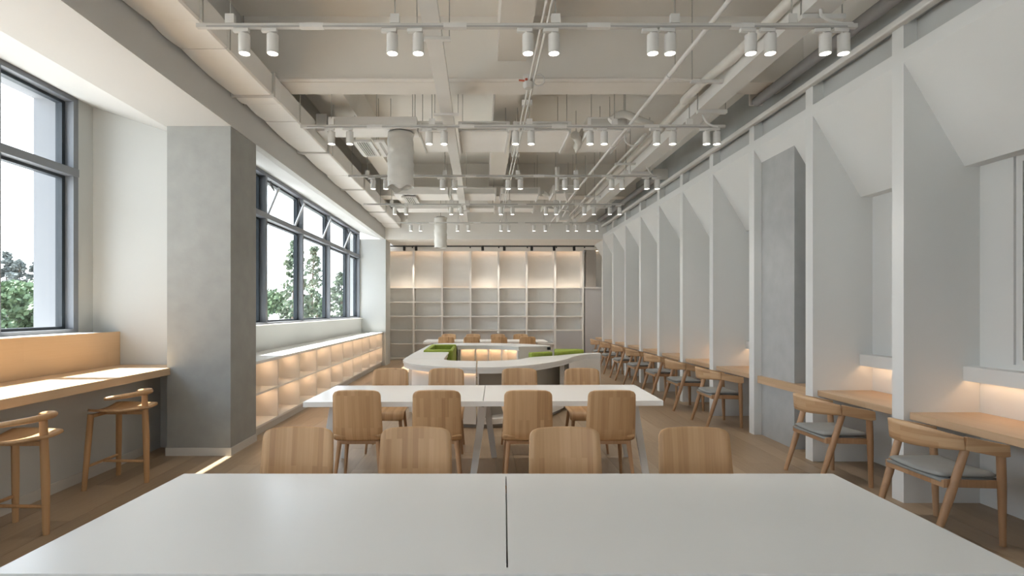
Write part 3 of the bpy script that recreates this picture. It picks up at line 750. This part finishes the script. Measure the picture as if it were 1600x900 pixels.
# long wrapped duct on the left
du = thing('air_duct', 'long white wrapped air duct along the left edge of the ceiling', 'air duct', (-2.44, 5, 4.0))
J = [-4.5, -2.6, -.8, .8, 2.1, 3.2, 4.33, 4.80, 5.84, 6.09, 6.66, 7.95, 8.1, 9.35, 10.40, 12.0, 12.8, 13.6, 14.5, 15.25]
for k, (a, b) in enumerate(zip(J, J[1:])):
    j = [random.uniform(-.022, .022) for _ in range(4)]
    mb = MB()
    # slightly sagging wrapped section
    n = 6
    def fn(v, j=j, a=a, b=b):
        sg = math.sin(v*math.pi)
        return a+.003+(b-a-.006)*v, sg
    secs = []
    for i in range(n+1):
        y, sg = fn(i/n)
        x0, x1, z0, z1 = -2.645-.014*sg+j[0]*.6, -2.235+.008*sg, 3.872-.012*sg+j[1]*.4, 4.105+j[2]*.5
        secs.append([mb.bm.verts.new(cc) for cc in ((x0,y,z0+.015),(x0+.015,y,z0),(x1-.015,y,z0),(x1,y,z0+.015),(x1,y,z1),(x0,y,z1))])
    for A_, B_ in zip(secs, secs[1:]):
        for q in range(6): mb.bm.faces.new((A_[q], A_[(q+1) % 6], B_[(q+1) % 6], B_[q]))
    mb.bm.faces.new(secs[0]); mb.bm.faces.new(secs[-1][::-1])
    part_w(mb, 'duct_section', 'duct_paint', du)
for y in (5.84, 7.95, 10.40, 12.8):
    part_w(B(-2.675, -2.21, y-.018, y+.018, 3.85, 4.115), 'flange', 'flange', du)
rods(du, [(-2.21, y) for y in (2.1, 4.33, 4.8, 6.66, 8.1, 9.35, 12.0)] + [(-2.655, y) for y in (3.2, 6.09)], 3.86)
# flat trunking down the middle
tk = thing('cable_trunking', 'flat white cable trunking running down the middle of the ceiling', 'cable tray', (-.4, 5, 4.0))
part_w(B(-.48, -.335, Y0+.1, 15.25, 3.925, 3.985), 'trunking', 'service_white', tk)
for y in (-1.5, 1.6, 4.7, 6.52, 10.35, 12.9):
    part_w(B(-.56, -.26, y-.02, y+.02, 3.895, 3.923), 'bracket', 'service_white', tk)
    rods(tk, [(-.55, y), (-.27, y)], 3.92)
# twin conduits with a detector
cd = thing('twin_conduit', 'pair of thin white conduits running beside the ceiling beam', 'conduit', (.53, 5, 3.97))
for x in (.512, .558):
    part_w(MB().tube([(x, Y0+.1, 3.97), (x, 15.2, 3.97)], .011, 8), 'conduit', 'service_white', cd, smooth=True)
for y in (2.0, 4.2, 6.45, 8.6, 10.8): part_w(B(.49, .61, y-.03, y+.03, 3.985, 4.05), 'junction_box', 'service_white', cd)
rods(cd, [(.55, y) for y in (2.0, 4.2, 6.45, 8.6, 10.8)], 4.05)
dt = thing('smoke_detector', 'round grey smoke detector with red mark under the conduits', 'detector', (.50, 5.72, 3.925))
MB().tube([(0, 0, .03), (0, 0, -.012), (0, 0, -.03)], [.055, .055, .04], 20).build('body', 'flange', dt, smooth=True)
B(-.05, .05, -.035, .035, .062, .112).build('base', 'service_white', dt, bevel=.004)
MB().tube([(-.10, -.02, .05), (-.04, -.02, .045)], .009, 6).tube([(-.035, -.05, .045), (-.012, -.05, .05)], .012, 6).build('red_mark', 'red', dt)
MB().tube([Vector((.11 + .06*math.cos(a), 0, .06 + .06*math.sin(a))) for a in [i*2*PI/16 for i in range(17)]], .008, 6).build('cable_loop', 'service_white', dt, smooth=True)
# pipes on the right
pd = thing('sprinkler_pipe', 'straight white pipe crossing the ceiling right of the beam', 'pipe', (1.93, 5, 3.97))
part_w(MB().tube([(1.93, Y0+.1, 3.97), (1.93, 15.0, 3.97), (1.93, 15.1, 3.90)], .021, 12), 'pipe', 'service_white', pd, smooth=True)
for y in (2.5, 5.6, 8.0, 11.0): part_w(MB().tube([(1.93, y-.04, 3.97), (1.93, y+.04, 3.97)], .028, 12), 'coupling', 'service_white', pd, smooth=True)
rods(pd, [(1.93, y) for y in (2.5, 5.4, 8.8, 11.0)], 3.99)
pi_ = thing('insulated_pipe', 'thick white wrapped pipe with a bend beside the right trunking', 'pipe', (2.5, 5, 4.07))
pts = [(2.505, Y0+.1, 4.07), (2.505, 4.7, 4.07), (2.505, 5.2, 4.07), (2.43, 6.1, 4.06), (2.43, 6.5, 4.07), (2.50, 7.1, 4.10), (2.50, 14.8, 4.07)]
part_w(MB().tube(smooth_poly(pts, 6), .048, 14), 'pipe', 'wrap', pi_, smooth=True)
part_w(MB().tube([(2.30, 7.6, 4.02), (2.30, 14.6, 4.02)], .022, 10), 'thin_pipe', 'service_white', pi_, smooth=True)
for y in (2.6, 5.75, 9.0, 11.6):
    part_w(B(2.22, 2.56, y-.02, y+.02, 3.965, 3.995), 'bracket', 'service_white', pi_)
    rods(pi_, [(2.235, y)], 3.99)
tw = thing('cable_trunking', 'square white cable trunking along the right of the ceiling', 'cable tray', (2.68, 5, 4.0))
part_w(B(2.565, 2.785, Y0+.1, 6.42, 3.925, 4.07), 'trunking', 'service_white', tw)
part_w(B(2.565, 2.785, 6.425, 15.2, 3.925, 4.07), 'trunking', 'service_white', tw)
for y in (-1, 2.2, 4.35, 6.42, 9.3, 12.4):
    part_w(B(2.555, 2.90, y-.03, y+.03, 3.885, 3.923), 'bracket', 'service_white', tw)
    rods(tw, [(2.559, y), (2.89, y)], 3.92)
rb = thing('roller_screen', 'dark grey rolled screen tube fixed high along the right wall', 'blind', (3.3, 4, 4.1))
part_w(MB().tube([(3.30, .4, 4.058), (3.30, 6.50, 4.058)], .058, 18), 'tube', 'roller_grey', rb, smooth=True)
for y in (.36, 6.52): part_w(B(3.22, 3.38, y-.015, y+.015, 4.02, 4.30), 'end_bracket', 'service_white', rb)
for y in (.36, 6.52): part_w(B(3.28, 3.499, y-.015, y+.015, 4.30, 4.34), 'wall_bracket', 'service_white', rb)
rb2 = thing('roller_screen', 'grey rolled screen tube high on the right wall near the bookcase', 'blind', (3.3, 12, 4.1))
part_w(MB().tube([(3.30, 10.2, 4.058), (3.30, 15.1, 4.058)], .058, 18), 'tube', 'roller_grey', rb2, smooth=True)
for y in (10.16, 15.14): part_w(B(3.22, 3.499, y-.015, y+.015, 4.0, 4.2), 'end_bracket', 'service_white', rb2)
# cross ducts and fan coil units hung in three rows
def unit(name, label, cat, px0, px1, Yn, Yf, z0, z1, group, strips=True, rodpts=True):
    x0, x1 = ax(px0, Yn), ax(px1, Yn)
    t = thing(name, label, cat, ((x0+x1)/2, (Yn+Yf)/2, z0), 0, group)
    part_w(B(x0, x1, Yn, Yf, z0, z1), 'casing', 'duct_paint', t, bevel=.008)
    if strips:
        part_w(B(x1-.035, x1-.01, Yn-.012, Yf+.012, z0-.03, z0-.001), 'flange', 'service_white', t)
        part_w(B(x0+.01, x0+.03, Yn-.006, Yf+.006, z0-.018, z0-.001), 'flange', 'flange', t)
        part_w(B(x0+.05, x1-.05, Yn-.014, Yn-.001, z0+.02, z1-.03), 'front_plate', 'flange', t)
    if rodpts:
        rods(t, [(x0+.06, Yn+.04), (x1-.06, Yn+.04), (x1-.06, Yf-.06)], z1)
    return t
G1, G2, G3 = 'fan coil units in the first ceiling row', 'fan coil units in the second ceiling row', 'fan coil units in the third ceiling row'
# first row (7.3 .. 8.5)
cdt = unit('air_duct', 'rectangular cross duct joining the left air duct, first ceiling row', 'air duct', 513, 651, 7.36, 7.74, 4.02, 4.185, G1, strips=False)
part_w(B(ax(494.5, 7.36), ax(511, 7.36), 7.34, 7.76, 3.985, 4.215), 'joint_box', 'flange', cdt)
unit('fan_coil_unit', 'boxy white ceiling unit left of the middle trunking, first row', 'air unit', 653, 700, 7.50, 8.46, 4.02, 4.175, G1)
unit('fan_coil_unit', 'wide white ceiling unit between trunking and conduits, first row', 'air unit', 716, 797, 7.48, 8.46, 4.02, 4.165, G1)
unit('fan_coil_unit', 'white ceiling unit just right of the twin conduits, first row', 'air unit', 802, 893, 7.48, 8.46, 4.02, 4.165, G1)
u4 = unit('fan_coil_unit', 'white ceiling unit with curved outlet left of the pipes, first row', 'air unit', 918, 985, 7.46, 8.46, 4.02, 4.215, G1)
part_w(MB().tube(smooth_poly([(1.34, 7.75, 4.06), (1.44, 8.0, 4.05), (1.47, 8.3, 4.06)], 4), .06, 10), 'outlet_hose', 'wrap', u4, smooth=True)
# second row
unit('air_duct', 'rectangular cross duct with a grille, second ceiling row', 'air duct', 615, 700, 11.54, 12.20, 4.02, 4.18, G2, strips=False)
unit('fan_coil_unit', 'white ceiling unit crossing the middle trunking, second row', 'air unit', 702, 776, 11.54, 12.22, 4.02, 4.17, G2)
unit('fan_coil_unit', 'white ceiling unit right of the twin conduits, second row', 'air unit', 782, 844, 11.54, 12.22, 4.02, 4.17, G2)
u5 = unit('fan_coil_unit', 'white ceiling unit near the pipes on the right, second row', 'air unit', 864, 900, 11.50, 12.22, 4.02, 4.21, G2)
part_w(MB().tube(smooth_poly([(1.325, 11.7, 4.10), (1.39, 11.8, 4.08), (1.47, 12.0, 4.09)], 4), .05, 10), 'outlet_hose', 'wrap', u5, smooth=True)
# third row
unit('air_duct', 'low cross duct near the bookcase, third ceiling row', 'air duct', 618, 700, 13.2, 13.72, 4.02, 4.13, G3, strips=False)
unit('fan_coil_unit', 'white ceiling unit behind the fourth light track, third row', 'air unit', 705, 774, 13.24, 13.72, 4.03, 4.13, G3)
unit('fan_coil_unit', 'white ceiling unit right of the conduits, third row', 'air unit', 779, 836, 13.24, 13.72, 4.03, 4.13, G3)
unit('fan_coil_unit', 'white ceiling unit near the pipes, third row', 'air unit', 848, 880, 13.24, 13.72, 4.03, 4.13, G3)
# slotted grilles
def vent(px0, px1, Yn, Yf, z, label):
    x0, x1 = ax(px0, Yn), ax(px1, Yn)
    t = thing('ceiling_vent', label, 'vent', ((x0+x1)/2, (Yn+Yf)/2, z), 0, 'slotted ceiling vents')
    part_w(MB().box(x0, x0+.06, Yn, Yf, z, z+.03).box(x1-.05, x1, Yn, Yf, z, z+.03).box(x0+.06, x1-.05, Yn, Yn+.03, z, z+.03).box(x0+.06, x1-.05, Yf-.03, Yf, z, z+.03), 'frame', 'service_white', t)
    part_w(B(x0+.06, x1-.05, Yn+.03, Yf-.03, z+.024, z+.03), 'backing', 'dark_grey', t)
    n = 5; w = (x1-x0-.11)
    for k in range(n):
        xa = x0 + .06 + w*(k+.5)/n
        part_w(B(xa-w/n*.22, xa+w/n*.22, Yn+.03, Yf-.03, z+.004, z+.02), 'slat', 'service_white', t)
    rods(t, [(x0+.03, Yn+.05), (x1-.03, Yf-.05)], z+.03)
    return t
vent(550, 580, 7.76, 8.52, 3.965, 'slotted white air vent under the first cross duct, left of the wrapped sleeve')
vent(584, 601, 7.76, 8.52, 3.965, 'narrow slotted vent tight against the large wrapped sleeve')
vent(627, 650, 11.6, 12.4, 3.965, 'slotted white air vent under the second cross duct')
# wrapped vertical sleeves
def sleeve(px, Yc, r, z0, z1, label, ragged):
    x = ax(px, Yc)
    t = thing('wrapped_sleeve', label, 'duct', (x, Yc, z1), 0, 'wrapped hanging sleeves')
    mb = MB(); n = 28; m = 22; vs = []
    for j in range(m+1):
        z = z0 + (z1-z0)*j/m
        row = []
        for i in range(n):
            a = 2*PI*i/n
            rr = r*(1 + .03*math.sin(a*3+j*.9) + .025*math.sin(a*7-j*1.7) + .03*math.sin(j*2.1) + random.uniform(-.018, .018))
            zz = z
            if j == 0: zz += ragged*(math.sin(a*2+1.1)*.6 + math.sin(a*5)*.25) + ragged*.5
            row.append(mb.bm.verts.new((x + rr*math.cos(a), Yc + rr*math.sin(a), zz)))
        vs.append(row)
    for j in range(m):
        for i in range(n): mb.bm.faces.new((vs[j][i], vs[j][(i+1) % n], vs[j+1][(i+1) % n], vs[j+1][i]))
    part_w(mb, 'wrapping', 'wrap', t, smooth=True, solid=.006)
    part_w(MB().tube([(x, Yc, z0+.12), (x, Yc, z1+.02)], r*.72, 20), 'core', 'dark_grey', t, smooth=True)
    if ragged < .05: rods(t, [(x, Yc)], z1+.02, .008)
    return t
sleeve(626, 7.52, .175, az(296, 7.52), 3.999, 'large white wrapped sleeve hanging from the first cross duct', .10)
sleeve(688.5, 14.35, .16, az(388, 14.35), 4.0, 'smaller white wrapped sleeve hanging before the bookcase', .012)
# flexible hose and loose cables near the right pipes
fh = thing('flexible_hose', 'bent white insulated hose above the second light track', 'hose', at(985, 185, 7.2))
part_w(MB().tube(smooth_poly([at(953, 189, 7.2), at(966, 180, 7.2), at(978, 179, 7.22), at(1000, 188, 7.25), at(1018, 195, 7.3)], 5), .047, 12), 'hose', 'wrap', fh, smooth=True)
rods(fh, [(at(975, 178, 7.22).x, 7.22)], 4.15)
for k, (px, py, Y, lab) in enumerate(((982, 212, 7.3, 'loose cable loop under the first row of units near the pipes'), (1103, 178, 6.50, 'pale cable drooping from the right trunking to the second track'), (1020, 265, 9.0, 'pale cable drooping to the end of the third track'))):
    t = thing('loose_cable', lab, 'cable', at(px, py, Y), 0, 'loose ceiling cables')
    if k == 0: pp = [at(976, 210, Y), at(978, 222, Y), at(990, 228, Y), at(1000, 222, Y), at(1004, 213, Y)]
    elif k == 1: pp = [at(1098, 170, Y), at(1098, 180, Y), at(1103, 190, Y), at(1112, 196, Y), at(1122, 198, Y)]
    else: pp = [at(1009, 250, Y), at(1011, 262, Y), at(1018, 272, Y), at(1028, 275, Y)]
    part_w(MB().tube(smooth_poly(pp, 5), .012, 8), 'cable', 'service_white', t, smooth=True)
wc = thing('loose_cable', 'pale cable hanging down to the right end of the nearest track', 'cable', (2.6, 4.28, 4.0), 0, 'loose ceiling cables')
part_w(MB().tube(smooth_poly([(2.66, 4.26, 4.5), (2.66, 4.26, 3.95), (2.69, 4.26, 3.86), (2.78, 4.25, 3.815), (2.9, 4.24, 3.80)], 6), .012, 8), 'cable', 'service_white', wc, smooth=True)
# valve cluster far right
vc = thing('pipe_cluster', 'cluster of short white pipes and elbows far right under the ceiling', 'pipe', (1.9, 12.9, 4.0))
for k, (a, b, r) in enumerate((((1.55, 11.0, 4.45), (1.55, 11.0, 3.98), .045), ((1.72, 11.2, 4.0), (2.0, 12.4, 3.95), .02), ((1.6, 12.9, 3.98), (2.1, 12.9, 3.92), .022), ((2.05, 11.6, 4.1), (2.05, 13.6, 3.9), .02), ((1.75, 13.1, 4.05), (2.2, 13.3, 3.95), .018), ((1.82, 12.4, 4.1), (1.82, 12.4, 3.86), .03))):
    part_w(MB().tube([a, b], r, 10), 'pipe', 'service_white', vc, smooth=True)
part_w(B(2.0, 2.26, 13.9, 14.4, 3.86, 4.05), 'valve_box', 'duct_paint', vc, bevel=.01)

# ------------------------------------------------------------------ outside: ground and trees
ground = struct('ground', B(-120, 60, -90, 140, -4.3, -4.0), 'bounce_ground', label='unseen ground far below the windows, made pale to bounce sunlight')  # out of view; its pale colour is made up to bounce sun onto the ceiling
def tree(name, label, x, y, h, rx, kind, m, n, leaf, base=-4.0, group='trees outside the windows'):
    t = thing(name, label, 'tree', (x, y, base), 0, group)
    rnd = random.Random(int(x*31 + y*17))
    MB().tube([(0, 0, 0), (rnd.uniform(-.2, .2), rnd.uniform(-.2, .2), h*.55), (0, 0, h*.92)], [.2, .12, .03], 8).build('trunk', 'bark', t, smooth=True)
    bm = bmesh.new()
    clumps = []
    for _ in range(150):
        u = rnd.uniform(.12, 1.0)
        if kind == 'poplar': w = rx*(math.sin(min(1, u*1.02)*PI)**.6)*.9 + .05
        elif kind == 'fir': w = rx*(1.02-u)
        else: w = rx*math.sqrt(max(0, 1-((u-.58)/.46)**2))
        a = rnd.uniform(0, 2*PI); q = w*math.sqrt(rnd.random())
        clumps.append((Vector((q*math.cos(a), q*math.sin(a), h*u)), rnd.uniform(.18, .48)*max(.5, rx*.32)))
    for _ in range(n):
        c_, rr = rnd.choice(clumps)
        d = Vector((rnd.gauss(0, 1), rnd.gauss(0, 1), rnd.gauss(0, .8)))*rr*.55
        p = c_ + d
        s = leaf*rnd.uniform(.6, 1.3)
        u = Vector((rnd.uniform(-1, 1), rnd.uniform(-1, 1), rnd.uniform(-1, 1))).normalized()
        v = u.orthogonal().normalized()
        w_ = u.cross(v)
        qv = [bm.verts.new(p + v*(s*i) + w_*(s*.7*j)) for i, j in ((-1, 0), (0, -1), (1, 0), (0, 1))]
        bm.faces.new(qv)
    me = bpy.data.meshes.new('foliage'); bm.to_mesh(me); bm.free(); me.materials.append(M[m])
    o = bpy.data.objects.new('foliage', me); COL.objects.link(o); o.parent = t
    tag(o, kind='stuff')
    return t
# left edge window: a dark row behind, a bright bushy tree before it
for k, (x, y, h) in enumerate(((-49.4, 54, 10.6), (-50.0, 57.4, 11.5), (-45.8, 54, 10.5), (-46.4, 57.5, 11.6), (-53.4, 57.2, 11.2), (-43.4, 56.8, 11.2))):
    tree('dark_tree', 'dark evergreen in the row behind the bushy tree, %s' % ['fifth from right', 'fourth from right', 'third from right', 'second from right', 'sixth from right', 'rightmost'][k], x, y, h, 1.5, 'poplar', 'leaf_dark', 7500, .19)
tree('bushy_tree', 'bright green bushy tree seen through the left edge window', -27.5, 32.5, 6.9, 3.2, 'round', 'leaf_green', 17000, .16)
tree('bushy_tree', 'pale green bush low behind the left edge window', -21.5, 24.6, 4.4, 2.3, 'round', 'leaf_pale', 4500, .13)
# far windows
tree('bushy_tree', 'round green tree in the first pane of the far windows', -12.4, 31.5, 6.4, 2.8, 'round', 'leaf_green', 10000, .13)
tree('poplar', 'slender tall poplar in the first two panes of the far windows', -9.35, 27.4, 8.9, .8, 'poplar', 'leaf_pale', 3200, .11)
tree('poplar', 'slender tall poplar in the second pane of the far windows', -11.06, 36.0, 9.6, .85, 'poplar', 'leaf_pale', 3000, .11)
tree('bushy_tree', 'lower rounded tree in the second pane of the far windows', -12.3, 41.0, 6.3, 2.4, 'round', 'leaf_green', 8000, .14)
tree('poplar', 'pale poplar in the third pane of the far windows', -10.1, 39.4, 8.2, 1.3, 'poplar', 'leaf_pale', 4500, .11)
